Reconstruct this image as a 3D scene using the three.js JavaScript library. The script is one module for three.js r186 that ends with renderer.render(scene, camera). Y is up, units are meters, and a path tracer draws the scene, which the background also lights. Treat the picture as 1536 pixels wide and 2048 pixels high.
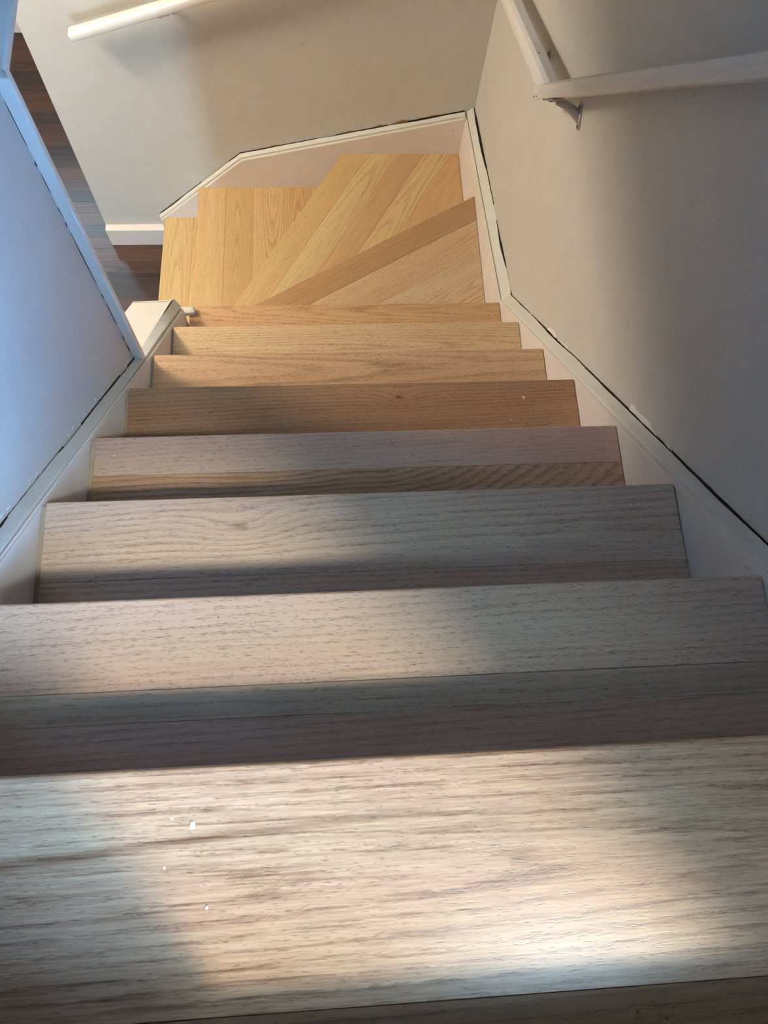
import * as THREE from 'three';
import { mergeGeometries, toCreasedNormals } from 'three/addons/utils/BufferGeometryUtils.js';
import { RoundedBoxGeometry } from 'three/addons/geometries/RoundedBoxGeometry.js';

// ------------------------------------------------------------ camera, sky, sun, exposure
const scene = new THREE.Scene();
const camera = new THREE.PerspectiveCamera(2 * Math.atan(1024 / 1445.1) * 180 / Math.PI, 1536 / 2048, 0.02, 60);
{
  const yaw = 0.2221, pitch = -1.2715, roll = 0.1807;
  const f = new THREE.Vector3(Math.cos(pitch) * Math.sin(yaw), Math.sin(pitch), -Math.cos(pitch) * Math.cos(yaw));
  const r0 = new THREE.Vector3(Math.cos(yaw), 0, Math.sin(yaw));
  const u0 = new THREE.Vector3().crossVectors(r0, f);
  const r = r0.clone().multiplyScalar(Math.cos(roll)).addScaledVector(u0, Math.sin(roll));
  const u = r0.clone().multiplyScalar(-Math.sin(roll)).addScaledVector(u0, Math.cos(roll));
  camera.matrixAutoUpdate = true;
  camera.position.set(0.4181, 1.8909, 1.2241);
  camera.quaternion.setFromRotationMatrix(new THREE.Matrix4().makeBasis(r, u, f.clone().negate()));
}
const renderer = new THREE.WebGLRenderer({ antialias: true });
renderer.toneMapping = THREE.LinearToneMapping;
renderer.toneMappingExposure = 1.12;
renderer.shadowMap.enabled = true;
scene.background = new THREE.Color().setRGB(0.37, 0.79, 1.62);       // cool daylight sky behind the windows
scene.backgroundIntensity = 72;
const SUN = 2.55;
const sun = new THREE.DirectionalLight(new THREE.Color().setRGB(1.0, 1.29, 1.76), SUN);
sun.position.set(0.65 + 0.33 * 7, 1.23 + 7, 1.36 + 0.45 * 7); sun.target.position.set(0.65, 1.23, 1.36);
sun.castShadow = true; sun.shadow.radius = 10;
sun.shadow.mapSize.set(2048, 2048);
Object.assign(sun.shadow.camera, { left: -4, right: 4, top: 4, bottom: -4, near: 0.1, far: 14 });
scene.add(sun, sun.target);
const LAMP = { pos: [-1.15, 1.50, -0.30], power: 11, color: [1.0, 0.84, 0.66], radius: 0.23 };

// ------------------------------------------------------------ helpers
let seed = 7;
const rnd = () => { seed |= 0; seed = (seed + 0x6D2B79F5) | 0; let t = Math.imul(seed ^ (seed >>> 15), 1 | seed); t = (t + Math.imul(t ^ (t >>> 7), 61 | t)) ^ t; return ((t ^ (t >>> 14)) >>> 0) / 4294967296; };
const TAB = new Float32Array(65536); for (let i = 0; i < 65536; i++) TAB[i] = rnd();
const vn = (x, y) => {                                              // value noise 0..1
  const xi = Math.floor(x), yi = Math.floor(y), fx = x - xi, fy = y - yi;
  const sx = fx * fx * (3 - 2 * fx), sy = fy * fy * (3 - 2 * fy), a = (xi & 255), b = ((xi + 1) & 255), c = (yi & 255) << 8, d = ((yi + 1) & 255) << 8;
  const p = TAB[a | c], q = TAB[b | c], r = TAB[a | d], s = TAB[b | d];
  return (p + (q - p) * sx) * (1 - sy) + (r + (s - r) * sx) * sy;
};
const fbm = (x, y, n = 3) => { let s = 0, a = 0.5, t = 0; for (let i = 0; i < n; i++) { s += a * vn(x, y); t += a; a *= 0.5; x = x * 2.03 + 17.3; y = y * 2.03 + 5.7; } return s / t; };
const used = {};
const numbered = (n) => { const k = used[n] = (used[n] ?? -1) + 1; return k ? `${n}_${String(k).padStart(3, '0')}` : n; };
function mesh(name, geo, mat, parent = scene) {
  const m = new THREE.Mesh(geo, mat); m.name = parent === scene ? numbered(name) : name;
  m.castShadow = m.receiveShadow = true; parent.add(m); return m;
}
function group(name, parent = scene) { const g = new THREE.Group(); g.name = parent === scene ? numbered(name) : name; parent.add(g); return g; }
function struct(o, label) { o.userData.kind = 'structure'; if (label) o.userData.label = label; return o; }
function tag(o, label, category, grp) { Object.assign(o.userData, { label, category }); if (grp) o.userData.group = grp; return o; }
const V = (x, y, z) => new THREE.Vector3(x, y, z);
function box(x0, x1, y0, y1, z0, z1) { const g = new THREE.BoxGeometry(x1 - x0, y1 - y0, z1 - z0); g.translate((x0 + x1) / 2, (y0 + y1) / 2, (z0 + z1) / 2); return g; }
function rbox(x0, x1, y0, y1, z0, z1, r = 0.002) { const g = new RoundedBoxGeometry(x1 - x0, y1 - y0, z1 - z0, 2, r); g.translate((x0 + x1) / 2, (y0 + y1) / 2, (z0 + z1) / 2); return g; }
// metric uv by the dominant normal of each face
function boxUV(g) {
  g = g.index ? g.toNonIndexed() : g; const p = g.attributes.position, uv = new Float32Array(p.count * 2), a = V(), b = V(), c = V();
  for (let i = 0; i < p.count; i += 3) {
    a.fromBufferAttribute(p, i); b.fromBufferAttribute(p, i + 1); c.fromBufferAttribute(p, i + 2);
    const n = b.clone().sub(a).cross(c.clone().sub(a)), ax = Math.abs(n.x), ay = Math.abs(n.y), az = Math.abs(n.z);
    [a, b, c].forEach((q, k) => { const w = ax >= ay && ax >= az ? [q.z, q.y] : ay >= az ? [q.x, q.z] : [q.x, q.y]; uv[(i + k) * 2] = w[0]; uv[(i + k) * 2 + 1] = w[1]; });
  }
  g.setAttribute('uv', new THREE.BufferAttribute(uv, 2)); return g;
}
// prism of a polygon: pts in (a, b), extruded d0..d1 through map(a, b, d)
function prism(pts, d0, d1, map, holes = []) {
  const sh = new THREE.Shape(pts.map(([a, b]) => new THREE.Vector2(a, b)));
  for (const h of holes) sh.holes.push(new THREE.Path(h.map(([a, b]) => new THREE.Vector2(a, b))));
  let g = new THREE.ExtrudeGeometry(sh, { depth: d1 - d0, bevelEnabled: false });
  const p = g.attributes.position;
  for (let i = 0; i < p.count; i++) { const v = map(p.getX(i), p.getY(i), p.getZ(i) + d0); p.setXYZ(i, v.x, v.y, v.z); }
  g.computeVertexNormals(); g = g.index ? g.toNonIndexed() : g; g.computeVertexNormals(); return boxUV(g);
}
// profile [(d, h)] swept along a polyline in the wall plane with mitred corners
function sweep(path, profile, map, { step = 0.02, closed = true, vertical = false } = {}) {
  const pts = [], n = path.length, dirs = [];
  for (let i = 0; i < n - 1; i++) { const dx = path[i + 1][0] - path[i][0], dy = path[i + 1][1] - path[i][1], l = Math.hypot(dx, dy); dirs.push([dx / l, dy / l, l]); }
  const nor = ([dx, dy]) => (dx < 0 ? [dy, -dx] : [-dy, dx]);                    // upward normal
  let s0 = 0;
  for (let i = 0; i < n - 1; i++) {
    const k = Math.max(1, Math.round(dirs[i][2] / step)), m = nor(dirs[i]);
    for (let j = i ? 1 : 0; j <= k; j++) {
      const t = j / k; let mm = m;
      if (j === k && i < n - 2) { const q = nor(dirs[i + 1]), w = [m[0] + q[0], m[1] + q[1]], l2 = w[0] * w[0] + w[1] * w[1]; mm = [w[0] * 2 / l2, w[1] * 2 / l2]; }
      pts.push({ a: path[i][0] + (path[i + 1][0] - path[i][0]) * t, b: path[i][1] + (path[i + 1][1] - path[i][1]) * t, m: mm, s: s0 + dirs[i][2] * t });
    }
    s0 += dirs[i][2];
  }
  if (vertical) pts.forEach((q) => { q.m = [0, 1]; });
  const at = (q) => { const pr = typeof profile === 'function' ? profile(q.s, q.a, q.b) : profile; return pr.map(([d, h]) => map(q.a + q.m[0] * h, q.b + q.m[1] * h, d)); };
  const rings = pts.map(at), m = rings[0].length, pos = [], uv = [], idx = [];
  let acc = 0;
  for (let e = 0; e < (closed ? m : m - 1); e++) {
    const base = pos.length / 3, w = rings[0][e].distanceTo(rings[0][(e + 1) % m]);
    rings.forEach((r, i) => { for (const [v, o] of [[r[e], 0], [r[(e + 1) % m], w]]) { pos.push(v.x, v.y, v.z); uv.push(pts[i].s, acc + o); } });
    for (let i = 0; i < rings.length - 1; i++) { const p = base + i * 2; idx.push(p, p + 1, p + 2, p + 1, p + 3, p + 2); }
    acc += w;
  }
  if (closed) for (const r of [rings[0], rings[rings.length - 1]]) { const base = pos.length / 3; r.forEach((v) => { pos.push(v.x, v.y, v.z); uv.push(v.x + v.z, v.y); }); for (let i = 1; i < m - 1; i++) idx.push(base, base + i, base + i + 1); }
  const g = new THREE.BufferGeometry();
  g.setAttribute('position', new THREE.Float32BufferAttribute(pos, 3)); g.setAttribute('uv', new THREE.Float32BufferAttribute(uv, 2)); g.setIndex(idx); g.computeVertexNormals();
  return g.toNonIndexed();
}
const merge = (list) => mergeGeometries(list.map((g) => { g = g.index ? g.toNonIndexed() : g; for (const k of Object.keys(g.attributes)) if (!['position', 'normal', 'uv'].includes(k)) g.deleteAttribute(k); return g; }));

// ------------------------------------------------------------ textures and materials
function tex(w, h, fill, srgb, rep) {
  const d = new Uint8Array(w * h * 4); fill(d, w, h);
  const t = new THREE.DataTexture(d, w, h, THREE.RGBAFormat); t.magFilter = t.minFilter = THREE.LinearFilter;
  if (srgb) t.colorSpace = THREE.SRGBColorSpace;
  t.wrapS = t.wrapT = rep ? THREE.RepeatWrapping : THREE.ClampToEdgeWrapping; t.needsUpdate = true; return t;
}
const put = (d, i, r, g, b) => { d[i * 4] = r; d[i * 4 + 1] = g; d[i * 4 + 2] = b; d[i * 4 + 3] = 255; };
// painted plaster: roller stipple, 0.5 m tile
const stipple = tex(512, 512, (d, w, h) => { for (let y = 0; y < h; y++) for (let x = 0; x < w; x++) { const u = x / w * 256, v = y / h * 256, n = 0.55 * vn(u * 0.5, v * 0.5) + 0.45 * vn(u, v); put(d, y * w + x, n * 255, n * 255, n * 255); } }, false, true);
stipple.repeat.set(2, 2);
// brushed paint: streaks along u, 0.5 m tile
const brush = tex(512, 512, (d, w, h) => { for (let y = 0; y < h; y++) for (let x = 0; x < w; x++) { const n = 0.6 * vn(x / w * 16, y / h * 256) + 0.4 * vn(x / w * 64, y / h * 128); put(d, y * w + x, n * 255, n * 255, n * 255); } }, false, true);
brush.repeat.set(2, 2);
// old paint with faint grey handling marks, 1 m tile
function mottle(rgb, amt, marks) {
  const t = tex(512, 512, (d, w, h) => {
    for (let y = 0; y < h; y++) for (let x = 0; x < w; x++) {
      const n = (vn(x / 2, y / 2) - 0.5) * 0.6 + (vn(x / 16, y / 16) - 0.5) + (vn(x / 64, y / 64) - 0.5) * 0.6, k = 1 + n * amt;
      put(d, y * w + x, Math.min(255, rgb[0] * k), Math.min(255, rgb[1] * k), Math.min(255, rgb[2] * k));
    }
    for (let i = 0; i < marks; i++) { let x = rnd() * w, y = rnd() * h; const a = rnd() * 6.28, l = 1 + rnd() * 7, k = rnd() < 0.6 ? 0.8 : 1.07; for (let s = 0; s < l; s++) { const j = ((y | 0) & 511) * w + ((x | 0) & 511); for (let c = 0; c < 3; c++) d[j * 4 + c] = Math.min(255, d[j * 4 + c] * k); x += Math.cos(a); y += Math.sin(a); } }
  }, true, true);
  return t;
}
const M = {};
M.wall = new THREE.MeshStandardMaterial({ map: mottle([205, 202, 194], 0.018, 14), roughness: 0.62, bumpMap: stipple, bumpScale: 0.00035 });
M.skirt = new THREE.MeshStandardMaterial({ map: mottle([229, 222, 216], 0.022, 60), roughness: 0.5, bumpMap: brush, bumpScale: 0.00025 });
M.cap = new THREE.MeshStandardMaterial({ map: mottle([222, 223, 214], 0.03, 70), roughness: 0.42, bumpMap: brush, bumpScale: 0.0004 });
M.cream = new THREE.MeshStandardMaterial({ map: mottle([228, 224, 212], 0.02, 50), roughness: 0.5, bumpMap: brush, bumpScale: 0.0003 });
M.railPaint = new THREE.MeshStandardMaterial({ map: mottle([232, 230, 224], 0.03, 60), roughness: 0.38, bumpMap: brush, bumpScale: 0.0004 });
M.plaster = new THREE.MeshStandardMaterial({ color: 0xf0eee6, roughness: 0.9 });
M.gapShade = new THREE.MeshStandardMaterial({ color: 0x2b211a, roughness: 0.95 });      // dark colour painted in for the shade in the moulding cracks
M.tornPaper = new THREE.MeshStandardMaterial({ color: 0xa07a4a, roughness: 0.95 });
M.glue = new THREE.MeshStandardMaterial({ color: 0xa3937a, roughness: 0.7 });
M.metal = new THREE.MeshStandardMaterial({ color: 0xb4aea8, roughness: 0.42, metalness: 0.75 });
M.screw = new THREE.MeshStandardMaterial({ color: 0x6b655f, roughness: 0.35, metalness: 0.9 });
M.dark = new THREE.MeshStandardMaterial({ color: 0x171310, roughness: 0.9 });
M.darkLining = new THREE.MeshStandardMaterial({ color: 0x43352b, roughness: 0.7 });       // dark brown lining, added to cut light bouncing off the landing
M.ceiling = new THREE.MeshStandardMaterial({ color: 0xd8d5cd, roughness: 0.9 });
M.riser = new THREE.MeshStandardMaterial({ color: 0xdcd6cd, roughness: 0.6 });
M.frame = new THREE.MeshStandardMaterial({ color: 0xe4e2dc, roughness: 0.45 });

// oak: growth rings cut by the face of the board, with pores and fibre
function oakTexture(L, Wd, ppm, boards, sd) {
  const w = Math.min(2048, Math.round(L * ppm)), h = Math.min(2048, Math.round(Wd * ppm)), bumpH = new Uint8Array(w * h).fill(200);
  const map = tex(w, h, (d) => {
    const field = new Float32Array(w * h);
    let bi = 0;
    for (let y = 0; y < h; y++) {
      const v = (y + 0.5) / h * Wd; while (bi < boards.length - 1 && v > boards[bi].to) bi++;
      const B = boards[bi], ox = sd * 13.7 + bi * 37.1, oy = sd * 5.3 + bi * 11.9;
      for (let x = 0; x < w; x++) {
        const u = (x + 0.5) / w * L;
        const wob = (fbm(u * (B.wf ?? 2) + ox, v * 9 + oy, 2) - 0.5) * (B.warp ?? 0.012) + (vn(u * 9 + oy, v * 26 + ox) - 0.5) * 0.0016;
        const D = (B.d0 ?? 0.02) + (B.k ?? 0.03) * (u - (B.u0 ?? 0)) + (B.fan ? B.fan[1] * Math.max(0, u - B.fan[0]) : 0), c = (B.c ?? 0.05) + (B.tilt ?? 0) * u;
        let R = Math.sqrt((v - c) * (v - c) + D * D) + wob, core = 0;
        for (const K of B.knots ?? []) { const du = (u - K[0]) / (K[3] ?? 2.2), dv = v - K[1], q = (du * du + dv * dv) / (K[2] * K[2]); R += K[2] * 0.7 * Math.exp(-q); core += Math.exp(-q * 30) * (K[4] ?? 0.6); }
        for (const S of B.streaks ?? []) { const du = (u - S[0]) / S[2], dv = (v - S[1] - S[5] * (u - S[0])) / S[3]; core += S[4] * Math.exp(-du * du - dv * dv) * (0.5 + vn(u * 20, v * 900)); }
        const ph = R / (B.ring ?? 0.0055) + vn(u * 14 + ox, v * 420) * 0.3, fl = Math.floor(ph), t = ph - fl;
        const tone = (t < 0.28 ? 1 - Math.abs(t - 0.12) / 0.16 * 0.5 : Math.max(0, 0.5 - (t - 0.28) * 1.6)) * (0.35 + 0.9 * vn(fl * 0.73 + ox, 3.1));
        field[y * w + x] = tone;
        const fibre = 0.9 * (vn(u * 16 + ox, v * 520 + oy) - 0.5) + 1.1 * (vn(u * 38 + oy, v * 1150 + ox) - 0.5) + 0.8 * (vn(u * 110, v * 1600 + oy) - 0.5);
        const broad = fbm(u * 2.2 + ox, v * 40 + oy, 2) - 0.5, hue = (vn(u * 1.5 + oy, v * 22 + ox) - 0.5) * 2;
        const k = (B.con ?? 1) * (tone - 0.3) * 0.22 + fibre * 0.13 * (B.fib ?? 1) * (0.6 + tone) - broad * (B.broad ?? 0.16) + core;
        const C = B.col, E = B.dark ?? [C[0] * 0.6, C[1] * 0.5, C[2] * 0.42], m = Math.max(-0.25, Math.min(1.1, k));
        put(d, y * w + x, Math.max(0, Math.min(255, C[0] + (E[0] - C[0]) * m * 1.3 + hue * 2)), Math.max(0, Math.min(255, C[1] + (E[1] - C[1]) * m * 1.3 - hue * 2.5)), Math.max(0, Math.min(255, C[2] + (E[2] - C[2]) * m * 1.3 - hue * 2)));
      }
    }
    // pores: short dark dashes lying along the rings
    bi = 0; const sx = w / L;
    const N = Math.round(L * Wd * 90000);
    for (let i = 0; i < N; i++) {
      const px = (rnd() * w) | 0, py = (rnd() * h) | 0, v = py / h * Wd; let b = 0; while (b < boards.length - 1 && v > boards[b].to) b++;
      const B = boards[b]; if (rnd() > (0.22 + 0.6 * field[py * w + px]) * (B.pore ?? 1)) continue;
      const gx = field[py * w + Math.min(w - 1, px + 3)] - field[py * w + Math.max(0, px - 3)], gy = field[Math.min(h - 1, py + 3) * w + px] - field[Math.max(0, py - 3) * w + px];
      const sl = Math.max(-0.35, Math.min(0.35, Math.abs(gy) > 0.05 ? -gx / gy : 0)), len = (0.003 + rnd() * rnd() * 0.014) * sx, dk = 0.66 + rnd() * 0.26;
      for (let s = 0; s < len; s++) {
        const X = px + s, Y = Math.round(py + sl * s + (vn(s * 0.2 + i, 0.5) - 0.5)); if (X >= w || Y < 0 || Y >= h) break;
        const j = Y * w + X, e = 1 - (1 - dk) * (B.pdark ?? 1) * Math.sin(Math.PI * (s + 0.5) / len); for (let c = 0; c < 3; c++) d[j * 4 + c] *= e; bumpH[j] = Math.min(bumpH[j], 255 * (e - 0.3));
      }
    }
  }, true, false);
  const bump = tex(w, h, (d) => { for (let i = 0; i < w * h; i++) put(d, i, bumpH[i], bumpH[i], bumpH[i]); }, false, false);
  return new THREE.MeshStandardMaterial({ map, bumpMap: bump, bumpScale: 0.00016, roughness: 0.32 });
}

// ------------------------------------------------------------ the staircase
const W = 0.93, RUN = 0.1781, RISE = 0.1759, TH = Math.atan2(RISE, RUN), CT = Math.cos(TH), ST = Math.sin(TH);
const FLOOR = -5 * RISE, XR = 0.962, XL = -0.030, ZB = -0.910, TREAD = 0.027;
// half-plane clip of a polygon [x, z]: keeps n·p <= c
function clip(poly, nx, nz, c) {
  const out = [];
  poly.forEach((p, i) => { const q = poly[(i + 1) % poly.length], a = nx * p[0] + nz * p[1] - c, b = nx * q[0] + nz * q[1] - c; if (a <= 0) out.push(p); if ((a < 0 && b > 0) || (a > 0 && b < 0)) { const t = a / (a - b); out.push([p[0] + (q[0] - p[0]) * t, p[1] + (q[1] - p[1]) * t]); } });
  return out;
}
// board: polygon [x, z] with eased top edges; edge i runs from point i to i + 1 and is rounded by r(i)
function slab(poly, top, thick, rOf, uvOf) {
  let area = 0; poly.forEach((p, i) => { const q = poly[(i + 1) % poly.length]; area += p[0] * q[1] - q[0] * p[1]; });
  if (area < 0) { poly = poly.slice().reverse(); }
  const n = poly.length, nrm = poly.map((p, i) => { const q = poly[(i + 1) % n], l = Math.hypot(q[0] - p[0], q[1] - p[1]); return [(q[1] - p[1]) / l, -(q[0] - p[0]) / l]; });
  const rr = poly.map((p, i) => rOf(p, poly[(i + 1) % n])), rm = Math.max(...rr);
  const inset = (f) => poly.map((p, i) => { const a = nrm[(i + n - 1) % n], b = nrm[i], ca = a[0] * p[0] + a[1] * p[1] - rr[(i + n - 1) % n] * f, cb = b[0] * p[0] + b[1] * p[1] - rr[i] * f, det = a[0] * b[1] - a[1] * b[0]; if (Math.abs(det) < 1e-6) return [p[0] - b[0] * rr[i] * f, p[1] - b[1] * rr[i] * f]; return [(ca * b[1] - cb * a[1]) / det, (a[0] * cb - b[0] * ca) / det]; });
  const rings = [inset(0).map(([x, z]) => [x, top - thick, z])];
  for (const f of [0, 0.3, 0.6, 0.85, 1]) { const s = f * Math.PI / 2; rings.push(inset(1 - Math.cos(s)).map(([x, z]) => [x, top - rm * (1 - Math.sin(s)), z])); }
  const pos = [], uv = []; const tri = (...q) => q.forEach((v) => { pos.push(...v); uv.push(...uvOf(v[0], v[2])); });
  for (let k = 0; k < rings.length - 1; k++) for (let i = 0; i < n; i++) { const j = (i + 1) % n, a = rings[k][i], b = rings[k][j], c = rings[k + 1][j], e = rings[k + 1][i]; tri(a, c, b); tri(a, e, c); }
  const T = rings[rings.length - 1], Bt = rings[0]; for (let i = 1; i < n - 1; i++) { tri(T[0], T[i + 1], T[i]); tri(Bt[0], Bt[i], Bt[i + 1]); }
  const g = new THREE.BufferGeometry(); g.setAttribute('position', new THREE.Float32BufferAttribute(pos, 3)); g.setAttribute('uv', new THREE.Float32BufferAttribute(uv, 2)); g.computeVertexNormals();
  return toCreasedNormals(g, 0.6);
}
const stairs = tag(group('staircase'), 'winding staircase with raw oak treads between white painted skirting boards', 'staircase');
// one tread: plan polygon, nose line (a -> b, the tread lies to its back side), boards split at distances from the nose
function tread(label, poly, y, a, b, boards, ppm, sd) {
  const T = group('tread', stairs); T.userData.label = label;
  const l = Math.hypot(b[0] - a[0], b[1] - a[1]), du = [(b[0] - a[0]) / l, (b[1] - a[1]) / l]; let dv = [-du[1], du[0]];
  const far = Math.max(...poly.map((p) => (p[0] - a[0]) * dv[0] + (p[1] - a[1]) * dv[1])); if (far < 0.05) dv = [-dv[0], -dv[1]];
  const us = poly.map((p) => (p[0] - a[0]) * du[0] + (p[1] - a[1]) * du[1]), vs = poly.map((p) => (p[0] - a[0]) * dv[0] + (p[1] - a[1]) * dv[1]);
  const u0 = Math.min(...us) - 0.002, L = Math.max(...us) - u0 + 0.002, v0 = Math.min(...vs) - 0.002, D = Math.max(...vs) - v0 + 0.002;
  boards[boards.length - 1].to = 9;
  const mat = oakTexture(L, D, ppm, boards.map((B) => ({ ...B, to: B.to - v0 })), sd);
  const uvOf = (x, z) => [((x - a[0]) * du[0] + (z - a[1]) * du[1] - u0) / L, ((x - a[0]) * dv[0] + (z - a[1]) * dv[1] - v0) / D];
  const off = (x, z) => (x - a[0]) * dv[0] + (z - a[1]) * dv[1]; let from = -1;
  for (const B of boards) {
    let q = clip(poly, dv[0], dv[1], B.to + dv[0] * a[0] + dv[1] * a[1]);
    if (from > -1) q = clip(q, -dv[0], -dv[1], -(from + 0.0003 + dv[0] * a[0] + dv[1] * a[1]));
    from = B.to; if (q.length < 3) continue;
    mesh('board', slab(q, y, TREAD, (p, r) => (Math.abs(off(...p)) < 0.004 && Math.abs(off(...r)) < 0.004 ? 0.0035 : 0.0005), uvOf), mat, T);
  }
  return T;
}
// oak tones, sRGB
const TAN = [196, 160, 122], PINK = [198, 164, 138], GREY = [203, 172, 148], GOLD = [205, 165, 118], PALE = [206, 174, 134], BROWN = [172, 132, 96];
const zN = [0, 0.0017, 0.1769, 0.3586, 0.532, 0.7153, 0.8889, 1.0673, 1.2470, 1.49];       // nose of each straight tread, lowest first
const xs = [0, 0.004, 0.003, 0.003, 0.003, 0.0045, 0.003, 0.003, 0.003];
const flight = [
  ['lowest straight tread of orange oak, right above the fan of winder treads', 1400, [{ to: 0.2, col: [196, 155, 112], c: 0.02, d0: 0.03, k: -0.035, u0: 0.9, warp: 0.02, ring: 0.007, con: 0.9 }]],
  ['pale oak tread with a loose oval grain figure, second straight tread from the bottom', 1400, [{ to: 0.2, col: PALE, c: 0.07, d0: 0.012, k: 0.03, u0: 0.4, warp: 0.022, ring: 0.007, con: 0.8, wf: 4 }]],
  ['tan oak tread with brown streaks, third straight tread from the bottom', 1400, [{ to: 0.2, col: TAN, c: 0.05, d0: 0.05, k: 0.02, warp: 0.02, ring: 0.008, con: 1.1, knots: [[0.23, 0.12, 0.012, 3, 0.5]] }]],
  ['reddish brown oak tread with a small dark knot, fourth straight tread from the bottom', 1500, [{ to: 0.2, col: [166, 126, 92], c: 0.16, d0: 0.02, k: -0.05, u0: 0.95, warp: 0.02, ring: 0.007, con: 1.0, knots: [[0.553, 0.036, 0.018, 2.4, 0.7]] }]],
  ['oak tread of two boards, plain at its nose and dark feathered grain at its back', 1700, [{ to: 0.0715, col: [196, 164, 142], c: -0.2, d0: 0.3, k: 0.01, tilt: -0.03, warp: 0.008, ring: 0.005, con: 0.4, pore: 0.8 }, { to: 0.2, col: [182, 144, 110], c: 0.05, d0: 0.01, k: 0.02, fan: [0.5, 0.32], warp: 0.02, ring: 0.0095, con: 1.5, wf: 5, tilt: -0.02 }]],
  ['greyish oak tread with a swirl of grain left of its middle, third from the nearest', 1900, [{ to: 0.118, col: GREY, c: 0.16, d0: 0.04, k: 0.03, warp: 0.018, ring: 0.0085, con: 0.75, knots: [[0.276, 0.048, 0.03, 2.2, 0.3]], tilt: -0.06 }, { to: 0.2, col: [192, 160, 134], c: 0.3, d0: 0.2, k: 0.0, warp: 0.008, ring: 0.006, con: 0.9 }]],
  ['pinkish oak tread peppered with short dark pores, second from the nearest', 2200, [{ to: 0.1025, col: PINK, c: -0.1, d0: 0.1, k: 0.03, warp: 0.012, ring: 0.007, con: 0.4, pore: 1.3, pdark: 1.2, fib: 0.7, knots: [[0.278, 0.027, 0.004, 1.2, 1.4]] }, { to: 0.137, col: [190, 160, 132], c: 0.3, d0: 0.3, k: 0.0, warp: 0.006, ring: 0.006, con: 0.5, knots: [[0.718, 0.127, 0.004, 1.4, 1.4], [0.401, 0.128, 0.003, 1.2, 1.2]] }, { to: 0.2, col: [184, 146, 120], c: 0.0, d0: 0.2, k: 0.03, warp: 0.006, ring: 0.006, con: 0.6 }]],
  ['nearest oak tread with bold streaked grain running to a point near its middle', 2200, [{ to: 0.186, col: [188, 146, 110], c: 0.1, tilt: -0.01, d0: 0.002, k: 0.05, warp: 0.012, ring: 0.0105, con: 1.1, pore: 1.0, fib: 2.5, broad: 0.24, streaks: [[0.2, 0.066, 0.22, 0.0035, 0.5, -0.07], [0.12, 0.073, 0.1, 0.005, 0.35, 0.0]] }, { to: 0.4, col: [140, 102, 66], c: 0.0, d0: 0.2, k: 0.03, warp: 0.01, ring: 0.008, con: 1.2, knots: [[0.645, 0.206, 0.006, 1.3, 1.3], [0.668, 0.212, 0.005, 1.3, 1.2]] }]],  // back board is browner wood, darkened further for the shade under the landing nose
];
flight.forEach(([label, ppm, boards], k) => {
  const i = k + 1, z0 = zN[i], z1 = zN[i + 1] + 0.0245, x0 = xs[i], x1 = 0.9285;
  tread(label, [[x0, z0], [x1, z0], [x1, z1], [x0, z1]], (i - 1) * RISE, [x0, z0], [x1, z0], boards, ppm, i);
});
// winders
const wn = { a1: [-0.012, -0.009], b1: [0.9285, -0.5362], a2: [-0.0465, -0.02], b2: [0.4788, -0.8797], a3: [-0.1068, 0.028], b3: [-0.0917, -0.8797], a4: [-0.2935, 0.028], b4: [-0.2640, -0.8797] };
tread('winder tread with a darker brown board along its nose, wedge-shaped, topmost of the fan', [wn.a1, wn.b1, [0.9285, 0.022], [-0.012, 0.022]], -RISE, wn.a1, wn.b1,
  [{ to: 0.087, col: [174, 138, 96], pore: 0.6, pdark: 0.6, fib: 0.7, broad: 0.09, c: 0.2, d0: 0.02, k: 0.06, warp: 0.012, ring: 0.0085, con: 0.83 }, { to: 0.2, col: [204, 173, 132], pore: 0.6, pdark: 0.6, fib: 0.7, broad: 0.09, c: 0.06, d0: 0.02, k: 0.1, u0: 0.5, warp: 0.02, ring: 0.009, con: 0.52 }, { to: 0.31, col: [205, 180, 144], pore: 0.6, pdark: 0.6, fib: 0.7, broad: 0.09, c: 0.3, d0: 0.03, k: -0.06, u0: 0.9, warp: 0.012, ring: 0.008, con: 0.68 }, { to: 0.6, col: [204, 173, 132], pore: 0.6, pdark: 0.6, fib: 0.7, broad: 0.09, c: 0.3, d0: 0.1, k: 0.02 }], 1100, 21);
tread('large kite-shaped corner winder tread of golden oak boards', [wn.a2, wn.b2, [0.9285, -0.8797], [0.9285, -0.512], [0.02, -0.002], [-0.03, 0.01]], -2 * RISE, wn.a2, wn.b2,
  [{ to: 0.089, col: [203, 170, 118], pore: 0.6, pdark: 0.6, fib: 0.7, broad: 0.09, c: 0.4, d0: 0.1, k: 0.01, warp: 0.01, ring: 0.009, con: 0.38 }, { to: 0.188, col: [210, 180, 130], pore: 0.6, pdark: 0.6, fib: 0.7, broad: 0.09, c: 0.14, d0: 0.03, k: 0.03, warp: 0.012, ring: 0.007, con: 0.52 }, { to: 0.27, col: [199, 162, 117], pore: 0.6, pdark: 0.6, fib: 0.7, broad: 0.09, c: -0.2, d0: 0.2, k: 0.02, warp: 0.01, ring: 0.007, con: 0.45 }, { to: 0.36, col: [206, 174, 126], pore: 0.6, pdark: 0.6, fib: 0.7, broad: 0.09, c: 0.31, d0: 0.04, k: 0.02, warp: 0.012, ring: 0.007 }, { to: 0.9, col: [202, 165, 118], pore: 0.6, pdark: 0.6, fib: 0.7, broad: 0.09, c: 0.6, d0: 0.1, k: 0.01, ring: 0.007 }], 1100, 22);
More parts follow.
